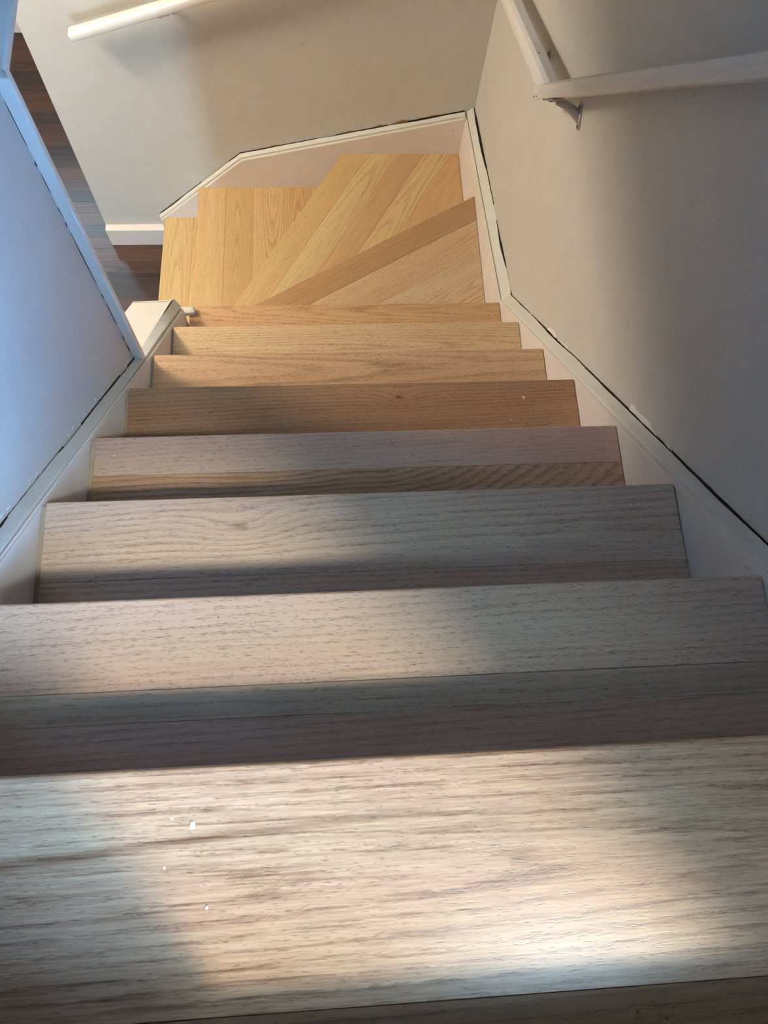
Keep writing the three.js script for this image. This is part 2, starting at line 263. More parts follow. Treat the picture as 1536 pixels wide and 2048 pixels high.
tread('golden oak tread with tall arched grain below the corner winder', [wn.a3, wn.b3, [0.51, -0.8797], [-0.012, -0.02], [-0.03, 0.028]], -3 * RISE, wn.a3, wn.b3,
  [{ to: 0.11, col: [206, 171, 121], pore: 0.6, pdark: 0.6, fib: 0.7, broad: 0.09, c: 0.055, d0: -0.005, k: 0.05, u0: 0.1, warp: 0.02, ring: 0.006, con: 0.83, wf: 4 }, { to: 0.22, col: [204, 168, 117], pore: 0.6, pdark: 0.6, fib: 0.7, broad: 0.09, c: 0.16, d0: 0.0, k: 0.045, u0: 0.2, warp: 0.022, ring: 0.0065, con: 0.75, wf: 4 }, { to: 0.34, col: [209, 175, 126], pore: 0.6, pdark: 0.6, fib: 0.7, broad: 0.09, c: 0.3, d0: 0.03, k: -0.05, u0: 0.9, warp: 0.02, ring: 0.006 }, { to: 0.45, col: [202, 165, 117], pore: 0.6, pdark: 0.6, fib: 0.7, broad: 0.09, c: 0.4, d0: 0.02, k: 0.04, warp: 0.015, ring: 0.006 }, { to: 0.9, col: [204, 173, 132], pore: 0.6, pdark: 0.6, fib: 0.7, broad: 0.09, c: 0.6, d0: 0.1 }], 1100, 23);
tread('bottom oak tread beside the dark hall floor', [wn.a4, wn.b4, [-0.062, -0.8797], [-0.072, 0.028]], -4 * RISE, wn.a4, wn.b4,
  [{ to: 0.12, col: [209, 176, 126], pore: 0.6, pdark: 0.6, fib: 0.7, broad: 0.09, c: 0.07, d0: 0.05, k: 0.02, warp: 0.02, ring: 0.007, con: 0.52 }, { to: 0.4, col: [204, 170, 118], pore: 0.6, pdark: 0.6, fib: 0.7, broad: 0.09, c: 0.15, d0: 0.04, k: 0.02 }], 1100, 24);
// risers set back under the noses
{
  const bar = (ax, az, bx, bz, y0, y1) => { const l = Math.hypot(bx - ax, bz - az), g = new THREE.BoxGeometry(l, y1 - y0, 0.016); g.rotateY(-Math.atan2(bz - az, bx - ax)); g.translate((ax + bx) / 2, (y0 + y1) / 2, (az + bz) / 2); return g; };
  for (let i = 1; i <= 9; i++) mesh('riser', boxUV(bar(0.003, zN[i] + 0.033, 0.9285, zN[i] + 0.033, (i - 2) * RISE + 0.0005, (i - 1) * RISE - TREAD - 0.0005)), M.riser, stairs);
  const w = [[wn.a1, wn.b1, 0.03], [wn.a2, wn.b2, 0.03], [wn.a3, wn.b3, 0.03], [wn.a4, wn.b4, 0.03]];
  w.forEach(([a, b, o], k) => { const l = Math.hypot(b[0] - a[0], b[1] - a[1]); const n = [-(b[1] - a[1]) / l * o, (b[0] - a[0]) / l * o], e = 0.035 / l; mesh('riser', boxUV(bar(a[0] + n[0] + (b[0] - a[0]) * e, a[1] + n[1] + (b[1] - a[1]) * e, b[0] + n[0] - (b[0] - a[0]) * e, b[1] + n[1] - (b[1] - a[1]) * e, -(k + 2) * RISE + 0.0005, -(k + 1) * RISE - TREAD - 0.0005)), M.riser, stairs); });
}
// dried glue squeezed out along the left ends of the treads
[2, 3, 4, 5, 6, 7].forEach((i) => {
  const z0 = zN[i] + 0.006, z1 = zN[i + 1] + 0.015, wd = [0, 0, 0.003, 0.0045, 0.003, 0.0035, 0.0045, 0.004][i];
  const g = sweep([[z0, (i - 1) * RISE], [z1, (i - 1) * RISE]], (s) => { const k = (vn(s * 60 + i * 9, 2.2) - 0.5) * 0.0018; return [[-0.0027, -0.012], [-0.0027, -0.0004], [-0.0027 + wd * 0.6, -0.0002 + k * 0.3], [xs[i] - 0.0002 + Math.min(0, k), -0.0012], [xs[i] - 0.0003, -0.012]]; }, (a, b, d) => V(d, b, a), { step: 0.006 });
  mesh('glue_line', g, M.glue, stairs).userData.label = 'tan line of dried glue along a tread end';
});

// ------------------------------------------------------------ skirtings
const mapR = (a, b, d) => V(XR - d, b, a), mapL = (a, b, d) => V(XL + d, b, a), mapB = (a, b, d) => V(a, b, ZB + d);
const rake = (z, h = 0) => z * RISE / RUN + h / CT - 0.0012;
const crack = (s, k) => { const n = fbm(s * 7 + k * 31, k, 3), m = vn(s * 90 + k * 17, 4.5); return n > 0.30 ? 0.0024 + (n - 0.30) * 0.012 + (m - 0.5) * 0.0012 : Math.max(0, 0.0006 + (m - 0.5) * 0.001); };
function skirting(label, path, map, face, opts) {
  const T = struct(group('trim_' + opts.n), label);
  const e = (a, b, h) => [a, b + h];
  // board: everything below the moulding
  const top = path.map(([a, b]) => [a, b + 0.002]), bot = path.map(([a, b]) => [a, Math.max(FLOOR + 0.001, b - opts.deep)]).reverse();
  const bd = prism([...top, ...bot], 0.006, face, map);
  mesh('skirt_board', bd, M.skirt, T);
  // bevelled bead above the board
  const bead = sweep(path, (s) => { const k = (vn(s * 45 + opts.n * 7, 1.3) - 0.5) * 0.0016 + (vn(s * 160, 7.3) - 0.5) * 0.0006; return [[0.0062, -0.004], [face + 0.0006, -0.0045 + k], [face + 0.0004, -0.0008 + k], [face - 0.0036, 0.004 + k * 0.4], [face - 0.0042, 0.0006], [0.0062, 0.0006]]; }, map, { step: 0.006 });
  mesh('bead', bead, M.cream, T);
  const cap = sweep(path, (s, a, b) => { const c = crack(s, opts.n), q = opts.cap(a); return [[c, q.o], [q.d - 0.0007, q.i], [q.d, q.i - 0.0008], [q.d, 0.0012], [c, 0.0012]]; }, map, { step: 0.005 });
  mesh('cap_moulding', cap, M.cap, T);
  mesh('gap_shade_strip', sweep(path, (s, a) => { const o = opts.cap(a).o, k = (opts.n !== 2 || a > 0.37) && vn(s * 8, 5.3 + opts.n) > 0.3 ? 0.0002 + vn(s * 120, 3.3 + opts.n) * 0.0014 : -0.003; return [[0.0003, o - 0.008], [0.0007, o - 0.008], [0.0007, o + k], [0.0003, o + k]]; }, map, { step: 0.004 }), M.gapShade, T).userData.label = 'dark strip painted in as the shade of the crack above the moulding';  // strip colour stands in for shade inside the crack
  return T;
}
const trimR = struct(group('trim_1'), 'white skirting with a raised cap up the right wall, dark crack above it');
{ // below the kink the moulding is deeper than on the rake: board edge and cap follow lines of their own
  const edge = (z) => (z > -0.0427 ? Math.max(rake(z, 0.0005), -0.0345) : -0.0345 - (-0.0427 - z) * 0.2082), capLine = (z) => (z > -0.0008 ? z * RISE / RUN + 0.0148 : 0.014 - (-0.0008 - z) * 0.2136);
  const lift = (z) => 0.0045 + (z > 1 ? 0 : z > 0 ? (1 - z) * 0.0125 : 0.0125), path = [[1.62, 0], [0.0, 0], [-0.0427, 0], [-0.909, 0]], flat = (f) => (s, a, b) => f(a, s).map(([d, y]) => [d, y]);
  const pts = [[1.62, edge(1.62)], [-0.0427, edge(-0.0427)], [-0.909, edge(-0.909)]];
  mesh('skirt_board', prism([...pts.map(([a, b]) => [a, b + 0.002]), ...pts.map(([a, b]) => [a, Math.max(FLOOR + 0.001, b - 0.42)]).reverse()], 0.006, 0.032, mapR), M.skirt, trimR);
  mesh('bead', sweep(path, flat((z, s) => { const k = (vn(s * 45 + 7, 1.3) - 0.5) * 0.0022 + (vn(s * 160, 7.3) - 0.5) * 0.0008, e = edge(z), c = capLine(z); return [[0.0062, e - 0.006], [0.0326, e - 0.006 + k], [0.0324, e - 0.0008 + k], [0.0290, c - 0.0085 + k * 0.3], [0.0284, c - 0.0125], [0.0062, c - 0.0125]]; }), mapR, { step: 0.006, vertical: true }), M.cream, trimR);
  mesh('cap_moulding', sweep(path, flat((z, s) => { const c = crack(s, 1), y = capLine(z), o = lift(z); return [[c, y + o], [0.0252, y], [0.0259, y - 0.001], [0.0259, y - 0.0115], [c, y - 0.0115]]; }), mapR, { step: 0.005, vertical: true }), M.cap, trimR);
  mesh('gap_shade_strip', sweep(path, flat((z, s) => { const o = capLine(z) + lift(z), k = vn(s * 8, 6.3) > 0.26 ? 0.0004 + vn(s * 120, 4.3) * 0.0017 : -0.003; return [[0.0003, o - 0.008], [0.0007, o - 0.008], [0.0007, o + k], [0.0003, o + k]]; }), mapR, { step: 0.004, vertical: true }), M.gapShade, trimR).userData.label = 'dark strip painted in as the shade of the crack above the moulding';  // same painted crack shade along the right wall
}
const trimL = skirting('white skirting with chipped paint up the left wall', [[1.62, rake(1.62, -0.003)], [0.36, rake(0.36, -0.003)], [0.045, rake(0.045, 0.003)]], mapL, 0.030 - 0.003, { n: 2, deep: 0.42, cap: (z) => { const t = Math.max(0, Math.min(1, (0.36 - z) / 0.32)); return { o: 0.0125 + 0.021 * t, i: 0.0072 + 0.006 * t, d: 0.0202 }; } });
const trimB = skirting('white skirting stepping down the back wall behind the winder treads', [[0.9295, -0.188], [0.098, -0.388], [-0.282, -0.722]], mapB, 0.030, { n: 3, deep: 0.6, cap: () => ({ o: 0.0115, i: 0.0107, d: 0.0228 }) });
// lump of old paint and filler at the foot of the left skirting
{
  const g = new THREE.IcosahedronGeometry(1, 4), p = g.attributes.position;
  for (let i = 0; i < p.count; i++) { const v = V().fromBufferAttribute(p, i), k = 1 + (fbm(v.x * 2 + 4, v.y * 2 + v.z * 3, 3) - 0.5) * 0.5; const q = (c) => Math.sign(c) * Math.pow(Math.abs(c), 0.55); p.setXYZ(i, 0.0025 + q(v.x) * 0.0205 * k, 0.0105 + q(v.y) * 0.0095 * k, 0.026 + q(v.z) * 0.011 * k); }
  g.computeVertexNormals(); mesh('filler_lump', g, M.cream, trimL).userData.label = 'lump of old paint at the foot of the skirting';
}
// sloping cap board of the low wall end beyond the left wall
{
  const T = struct(group('trim_4'), 'cream sloping cap board on the low wall end beside the bottom treads');
  const P = { a: V(-0.0315, 0.073, 0.030), b: V(-0.0315, 0.350, 0.350), c: V(), d: V(-0.124, 0.120, 0.064) };
  { const n = P.b.clone().sub(P.a).cross(P.d.clone().sub(P.a)), k = n.dot(P.a); P.c.set(-0.124, (k - n.x * -0.124 - n.z * 0.350) / n.y, 0.350); }
  const at = (s, t, h) => { const p = P.a.clone().lerp(P.b, t).lerp(P.d.clone().lerp(P.c, t), s), n = V(0, 0.72, -0.69); return p.addScaledVector(n, h); };
  const quad = (s0, s1, t0, t1, h0, h1) => { const c = (s, t, h) => at(s, t, h), A = [c(s0, t0, h1), c(s0, t1, h1), c(s1, t1, h1), c(s1, t0, h1)], B = [c(s0, t0, h0), c(s0, t1, h0), c(s1, t1, h0), c(s1, t0, h0)], pos = []; const f = (...q) => q.forEach((v) => pos.push(v.x, v.y, v.z)); f(A[0], A[1], A[2], A[0], A[2], A[3], B[0], B[2], B[1], B[0], B[3], B[2]); for (let i = 0; i < 4; i++) { const j = (i + 1) % 4; f(A[i], B[i], B[j], A[i], B[j], A[j]); } const g = new THREE.BufferGeometry(); g.setAttribute('position', new THREE.Float32BufferAttribute(pos, 3)); g.computeVertexNormals(); return boxUV(g); };
  mesh('cap_board', quad(0.062, 1, 0.028, 1, -0.018, 0), M.cream, T);
  mesh('edge_strip', quad(0, 0.05, 0, 1, -0.018, 0.0012), M.cream, T);
  mesh('edge_strip', quad(0.05, 1, 0, 0.02, -0.018, 0.0008), M.cream, T);
}
// ------------------------------------------------------------ walls, floors, ceilings
const SKY = [0.86, 1.66, 2.03, 2.68], LZ = 3.8, LWIN = [2.1, 3.65, 1.95, 3.5], LX = 1.72;      // skylight x, z; landing depth; added landing window z, y
const HALL = { x0: -2.6, z0: -2.11, z1: 3.2, top: 1.62 }, TOP = 3.6, LAND = 8 * RISE, WEND = 1.733;      // the right wall ends at the landing, which widens to the right under a skylight
const wallR = group('wall_right'); struct(wallR, 'greige painted wall on the right of the stairs');
{
  mesh('wall_face', prism([[HALL.z0 - 0.1, FLOOR - 0.1], [WEND, FLOOR - 0.1], [WEND, TOP], [HALL.z0 - 0.1, TOP]], 0, 0.12, (a, b, d) => V(XR + d, b, a)), M.wall, wallR);
}
const wallB = struct(group('wall_back'), 'greige painted wall behind the winder treads, ending at the hall on its left');
{
  const ex = (y) => -0.5145 - (y - 0.13) * -0.0215;
  mesh('wall_face', (() => { const g = prism([[ex(FLOOR), FLOOR], [XR, FLOOR], [XR, TOP], [ex(TOP), TOP]], 0, 0.12, (a, b, d) => V(a, b, ZB - d)); return g; })(), M.wall, wallB);
}
const wallL = struct(group('wall_left'), 'painted wall on the left of the stairs with a cased opening to the hall');
{
  const zb = 0.378, zt = 0.336, yh = 1.094;
  mesh('wall_face', prism([[zb, FLOOR], [1.2, FLOOR], [1.2, TOP], [ZB, TOP], [ZB, yh], [zt, yh], [zb, 0.40]], 0, 0.1, (a, b, d) => V(XL - d, b, a)), M.wall, wallL);
  const cas = struct(group('trim_5'), 'bluish white casing strip down the edge of the opening in the left wall');
  const jag = (s, k) => 0.0004;
  const strip = (pts, k) => { const dx = pts[1][0] - pts[0][0], dy = pts[1][1] - pts[0][1], l = Math.hypot(dx, dy), n = Math.round(l / 0.006); return { dx: dx / l, dy: dy / l, l, n }; };
  // upright and head: section 21 mm proud of the wall, 15 mm wide
  const post = sweep([[0, 0.385], [0, yh + 0.0148]], (s) => { return [[jag(s, 11), 0], [0.021, 0]]; }, mapL, { closed: false });
  const sect = (path, k, side) => {
    const { dx, dy, l, n } = strip(path, k), pos = [], uv = [], idx = [], nx = side[0], ny = side[1], R = [];
    for (let i = 0; i <= n; i++) { const s = l * i / n, a = path[0][0] + dx * s, b = path[0][1] + dy * s, j = jag(s, k), w = 0.0152; R.push([[a, b, 0.0], [a, b, 0.0195], [a + nx * 0.0015, b + ny * 0.0015, 0.021], [a + nx * (w - 0.0025), b + ny * (w - 0.0025), 0.021], [a + nx * w, b + ny * w, 0.0185], [a + nx * w, b + ny * w, j]]); }
    for (let e = 0; e < 6; e++) { const base = pos.length / 3; R.forEach((r, i) => { for (const q of [r[e], r[(e + 1) % 6]]) { const v = mapL(...q); pos.push(v.x, v.y, v.z); uv.push(l * i / n, e * 0.02 + (q === r[e] ? 0 : 0.02)); } }); for (let i = 0; i < n; i++) { const p = base + i * 2; idx.push(p, p + 1, p + 2, p + 1, p + 3, p + 2); } }
    const g = new THREE.BufferGeometry(); g.setAttribute('position', new THREE.Float32BufferAttribute(pos, 3)); g.setAttribute('uv', new THREE.Float32BufferAttribute(uv, 2)); g.setIndex(idx); g.computeVertexNormals(); return g.toNonIndexed();
  };
  mesh('casing_upright', sect([[zb, 0.372], [zt, yh]], 11, [1, 0.06]), M.cap, cas);
  mesh('casing_head', sect([[zt + 0.0152, yh], [ZB + 0.001, yh + 0.004]], 12, [0, 1]), M.cap, cas);
  post.dispose();
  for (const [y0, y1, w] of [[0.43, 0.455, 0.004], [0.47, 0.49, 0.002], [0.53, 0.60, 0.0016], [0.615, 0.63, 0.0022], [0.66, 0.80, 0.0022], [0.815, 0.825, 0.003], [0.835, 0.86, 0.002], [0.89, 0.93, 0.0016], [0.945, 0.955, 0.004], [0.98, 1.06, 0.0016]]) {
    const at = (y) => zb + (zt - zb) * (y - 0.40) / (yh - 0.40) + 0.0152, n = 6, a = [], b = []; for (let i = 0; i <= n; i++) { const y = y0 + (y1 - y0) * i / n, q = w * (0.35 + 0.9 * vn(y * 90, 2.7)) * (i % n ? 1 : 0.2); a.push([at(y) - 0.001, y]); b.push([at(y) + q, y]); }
    mesh('gap_shade_strip', prism([...a, ...b.reverse()], 0.0002, 0.0006, mapL), M.gapShade, cas);  // dark slivers painted in as crack shade beside the casing
  }
}
struct(mesh('wall_low', prism([[0.034, FLOOR], [0.376, FLOOR], [0.376, 0.352], [0.034, 0.056]], 0.0015, 0.092, (a, b, d) => V(XL - d, b, a)), M.wall), 'low wall end carrying the cream cap board');
// hall shell beyond the opening
const hallMat = M.wall;
struct(mesh('wall_hall_left', boxUV(box(HALL.x0 - 0.1, HALL.x0, FLOOR, HALL.top, HALL.z0 - 0.1, HALL.z1 + 0.1)), hallMat), 'hall wall far to the left');
struct(mesh('wall_hall_far', prism([[HALL.x0, FLOOR], [XR, FLOOR], [XR, HALL.top], [HALL.x0, HALL.top]], 0, 0.1, (a, b, d) => V(a, b, HALL.z0 - d), [[[-1.35, 0.35], [-1.05, 0.35], [-1.05, 0.85], [-1.35, 0.85]]]), hallMat), 'far wall of the hall with a white baseboard');
struct(mesh('wall_hall_near', prism([[HALL.x0, FLOOR], [XL - 0.1, FLOOR], [XL - 0.1, HALL.top], [HALL.x0, HALL.top]], 0, 0.1, (a, b, d) => V(a, b, HALL.z1 + d), [[[-0.95, FLOOR + 0.03], [-0.15, FLOOR + 0.03], [-0.15, 1.2], [-0.95, 1.2]]]), hallMat), 'near wall of the hall');
struct(mesh('ceiling_hall', boxUV(box(HALL.x0 - 0.1, XL - 0.1, HALL.top, HALL.top + 0.1, HALL.z0 - 0.1, HALL.z1 + 0.1)), M.ceiling), 'hall ceiling');
struct(mesh('ceiling_passage', boxUV(box(XL - 0.1, XR, HALL.top, HALL.top + 0.1, HALL.z0 - 0.1, ZB - 0.12)), M.ceiling), 'ceiling of the passage behind the back wall');
struct(mesh('ceiling', prism([[XL - 0.1, ZB - 0.12], [LX + 0.1, ZB - 0.12], [LX + 0.1, LZ + 0.1], [XL - 0.1, LZ + 0.1]], TOP, TOP + 0.12, (a, b, d) => V(a, d, b), [[[SKY[0], SKY[2]], [SKY[1], SKY[2]], [SKY[1], SKY[3]], [SKY[0], SKY[3]]]]), M.darkLining), 'ceiling over the stairs');
{ // leaning well added to the skylight to cut sky light from the sides
  const h = 0.62, [a, b, c, d] = SKY, sx = 0.33 * h, sz = 0.45 * h, G = struct(group('trim_6'), 'leaning well added to the skylight to narrow its sky light'), t = 0.02, y0 = TOP + 0.1205, y1 = TOP + 0.12 + h;
  const lean = (g) => { const p = g.attributes.position; for (let i = 0; i < p.count; i++) { const k = (p.getY(i) - TOP) / (0.12 + h); p.setXYZ(i, p.getX(i) + sx * k, p.getY(i), p.getZ(i) + sz * k); } g.computeVertexNormals(); return boxUV(g); };
  for (const q of [[a - t, a, c - t, d + t], [b, b + t, c - t, d + t], [a, b, c - t, c], [a, b, d, d + t]]) mesh('added_well_board', lean(box(q[0], q[1], y0, y1, q[2], q[3])), M.darkLining, G);
}
struct(mesh('wall_landing', boxUV(box(XL, LX, FLOOR - 0.1, TOP, LZ, LZ + 0.1))), 'wall at the back of the upper landing').material = M.darkLining;
struct(mesh('wall_landing_right', prism([[WEND - 0.12, FLOOR - 0.1], [LZ + 0.1, FLOOR - 0.1], [LZ + 0.1, TOP], [WEND - 0.12, TOP]], 0, 0.1, (a, b, d) => V(LX + d, b, a), [[[LWIN[0], LWIN[2]], [LWIN[1], LWIN[2]], [LWIN[1], LWIN[3]], [LWIN[0], LWIN[3]]]]), M.darkLining), 'right wall of the upper landing');
struct(mesh('wall_landing_left', boxUV(box(XL - 0.1, XL, FLOOR, TOP, 1.2, LZ + 0.1)), M.darkLining), 'left wall of the upper landing');  // dark lining starts short of the landing to keep bounce off the treads
struct(mesh('wall_landing_front', boxUV(box(XR + 0.12, LX, FLOOR - 0.1, TOP, WEND - 0.12, WEND)), M.darkLining), 'front wall of the upper landing');
struct(mesh('floor_landing', boxUV(box(XL, LX, LAND - 0.2, LAND, 1.74, LZ)), M.darkLining), 'upper landing floor');
{ const T = tread('landing nosing board above the nearest tread', [[0.003, zN[9]], [0.9285, zN[9]], [0.9285, 1.739], [0.003, 1.739]], LAND, [0.003, zN[9]], [0.9285, zN[9]], [{ to: 0.4, col: TAN, c: 0.1, d0: 0.1, k: 0.02 }], 1300, 9); }
// baseboards
struct(mesh('baseboard_back', merge([prism([[ZB + 0.001, FLOOR + 0.0005], [-0.880, FLOOR + 0.0005], [-0.880, -0.784], [-0.8835, -0.7815], [ZB + 0.001, -0.780]], -0.5335, -0.2865, (a, b, d) => V(d, b, a))]), M.skirt), 'short white baseboard left of the bottom tread');
struct(mesh('baseboard_far', boxUV(rbox(HALL.x0 + 0.02, 0.9, FLOOR + 0.0005, FLOOR + 0.12, HALL.z0 + 0.0005, HALL.z0 + 0.016, 0.003)), M.skirt), 'white baseboard on the far hall wall');
// ------------------------------------------------------------ dark plank floor of the hall
{
  const F = struct(group('floor'), 'dark brown plank floor of the hall');
  const mats = [0, 1, 2, 3, 4].map((k) => {
    const base = [[74, 52, 44], [60, 46, 42], [80, 57, 47], [54, 43, 44], [68, 49, 42]][k];
    const m = tex(512, 64, (d, w, h) => { for (let y = 0; y < h; y++) for (let x = 0; x < w; x++) { const g = vn(x / 40 + k * 9, y / 2.2) * 0.6 + vn(x / 160, y / 7 + k * 5) * 0.7 + vn(x / 12, y * 0.9) * 0.25, q = 0.62 + g * 0.5; put(d, y * w + x, base[0] * q, base[1] * q, base[2] * q); } }, true, true);
    return new THREE.MeshStandardMaterial({ map: m, roughness: 0.34 });
  });
  mesh('subfloor', boxUV(box(HALL.x0, 2.5, FLOOR - 0.15, FLOOR - 0.012, HALL.z0 - 0.1, LZ + 0.1)), M.dark, F);
  const order = [1, 0, 2, 4, 3, 1, 0, 2, 3, 4, 0, 3, 1, 2, 4, 3, 0, 2];
  const wd = 0.0625; let i = 0;
  for (let z = HALL.z0; z < 1.2; z += wd, i++) {
    const cut = -1.55 + ((i * 0.37) % 0.5) - 0.25;
    for (const [x0, x1, k] of [[HALL.x0, cut, 3], [cut, z < ZB - 0.2 ? XR : -0.232, 0]]) {
      if (z < ZB - 0.12 && z + wd > ZB - 0.16 && x1 > 0) continue;
      const g = rbox(x0 + 0.0003, x1 - 0.0003, FLOOR - 0.012, FLOOR, z + 0.0003, z + wd - 0.0003, 0.0004), p = g.attributes.position, uv = g.attributes.uv;
      for (let j = 0; j < p.count; j++) uv.setXY(j, (p.getX(j) + i * 0.71) / 0.9, (p.getZ(j) - z) / wd);
      mesh('plank', g, mats[order[(i + k) % order.length] % 5], F);
    }
  }
  mesh('underlay', boxUV(box(HALL.x0, -0.13, FLOOR - 0.012, FLOOR - 0.001, 1.21, HALL.z1)), M.dark, F);
}
// ------------------------------------------------------------ windows and door (outside the frame, they let the daylight in)
function windowFrame(n, x0, x1, y0, y1, map, label, glass = M.pane) {
  const G = struct(group('window_' + n), label), b = (a0, a1, c0, c1, t0, t1) => { const g = box(a0, a1, c0, c1, t0, t1), p = g.attributes.position; for (let i = 0; i < p.count; i++) { const v = map(p.getX(i), p.getY(i), p.getZ(i)); p.setXYZ(i, v.x, v.y, v.z); } g.computeVertexNormals(); return boxUV(g); };
  const t = 0.035; for (const q of [[x0, x0 + t, y0, y1], [x1 - t, x1, y0, y1], [x0 + t, x1 - t, y0, y0 + t], [x0 + t, x1 - t, y1 - t, y1]]) mesh('window_frame', b(...q, 0.05, 0.09), M.frame, G);
  mesh('pane', b(x0 + t, x1 - t, y0 + t, y1 - t, 0.068, 0.072), glass, G);
}
M.warmPane = new THREE.MeshPhysicalMaterial({ color: new THREE.Color().setRGB(1, 0.86, 0.68), transmission: 1, thickness: 0, roughness: 0, ior: 1.45 });     // warm tint added to filter blue out of the sky light
M.pane = new THREE.MeshPhysicalMaterial({ color: 0xffffff, transmission: 1, thickness: 0, roughness: 0, ior: 1.45 });
windowFrame(1, SKY[0], SKY[1], SKY[2], SKY[3], (a, b, d) => V(a, TOP + d, b), 'skylight over the upper landing', M.warmPane);
windowFrame(3, LWIN[0], LWIN[1], LWIN[2], LWIN[3], (a, b, d) => V(LX + d, b, a), 'unseen landing window added to send blue sky light onto the left wall');  // added opening that brings blue sky light to the left stair wall
windowFrame(2, -1.35, -1.05, 0.35, 0.85, (a, b, d) => V(a, b, HALL.z0 - d), 'hall window in the far wall', M.warmPane);
{
  const G = struct(group('door_1'), 'glazed hall door'), y0 = FLOOR + 0.031, z = HALL.z1 + 0.05;
  for (const q of [[-0.949, -0.62, y0, 1.199], [-0.24, -0.151, y0, 1.199], [-0.62, -0.24, y0, y0 + 0.6], [-0.62, -0.24, 0.6, 1.199]]) mesh('door_rail', boxUV(box(q[0], q[1], q[2], q[3], z - 0.02, z + 0.02)), M.frame, G);
  mesh('pane', boxUV(box(-0.62, -0.24, y0 + 0.6, 0.6, z - 0.003, z + 0.003)), M.warmPane, G);
}
// ------------------------------------------------------------ hall ceiling lamp (outside the frame; throws the shadows of rail and wall end)
{
  const L = tag(group('ceiling_lamp'), 'round warm ceiling lamp in the hall beyond the opening', 'lamp'); L.position.set(LAMP.pos[0], HALL.top, LAMP.pos[2]);
  const pts = []; for (let i = 0; i <= 12; i++) { const t = i / 12 * Math.PI / 2; pts.push(new THREE.Vector2(Math.max(0.0005, Math.sin(t) * 0.22), -0.02 - Math.cos(t) * 0.075)); }
  mesh('lamp_base', new THREE.CylinderGeometry(0.225, 0.225, 0.02, 40).translate(0, -0.0105, 0), M.frame, L);
  mesh('lamp_glass', new THREE.LatheGeometry(pts, 40), new THREE.MeshStandardMaterial({ color: 0xf4eee2, emissive: new THREE.Color().setRGB(1, 0.82, 0.6), emissiveIntensity: 3, roughness: 0.5 }), L);
  const p = new THREE.PointLight(new THREE.Color().setRGB(...LAMP.color), LAMP.power, 0, 2); p.position.set(0, LAMP.pos[1] - HALL.top - 0.01, 0); p.castShadow = true; p.shadow.radius = LAMP.radius / 0.02; L.add(p);
}
// ------------------------------------------------------------ handrails
// D-section, x across and y up, extruded along +z then placed by a frame
function railShape(w, t, r, rb) {
  const s = new THREE.Shape(), a = w / 2, b = t / 2;
  s.moveTo(-a + rb, -b); s.lineTo(a - rb, -b); s.absarc(a - rb, -b + rb, rb, -Math.PI / 2, 0); s.lineTo(a, b - r); s.absarc(a - r, b - r, r, 0, Math.PI / 2); s.lineTo(-a + r, b); s.absarc(-a + r, b - r, r, Math.PI / 2, Math.PI); s.lineTo(-a, -b + rb); s.absarc(-a + rb, -b + rb, rb, Math.PI, 1.5 * Math.PI); return s;
}
function railGeo(shape, len, bev = 0.003) {
  const g = new THREE.ExtrudeGeometry(shape, { depth: len - 2 * bev, bevelEnabled: true, bevelThickness: bev, bevelSize: Math.min(bev, 0.004), bevelOffset: -Math.min(bev, 0.004), bevelSegments: 3, curveSegments: 10, steps: 1 }); g.translate(0, 0, bev);
  const p = g.attributes.position, uv = g.attributes.uv; for (let i = 0; i < p.count; i++) uv.setXY(i, p.getZ(i), Math.atan2(p.getY(i), p.getX(i)) * 0.02); return toCreasedNormals(g, 0.7);
}
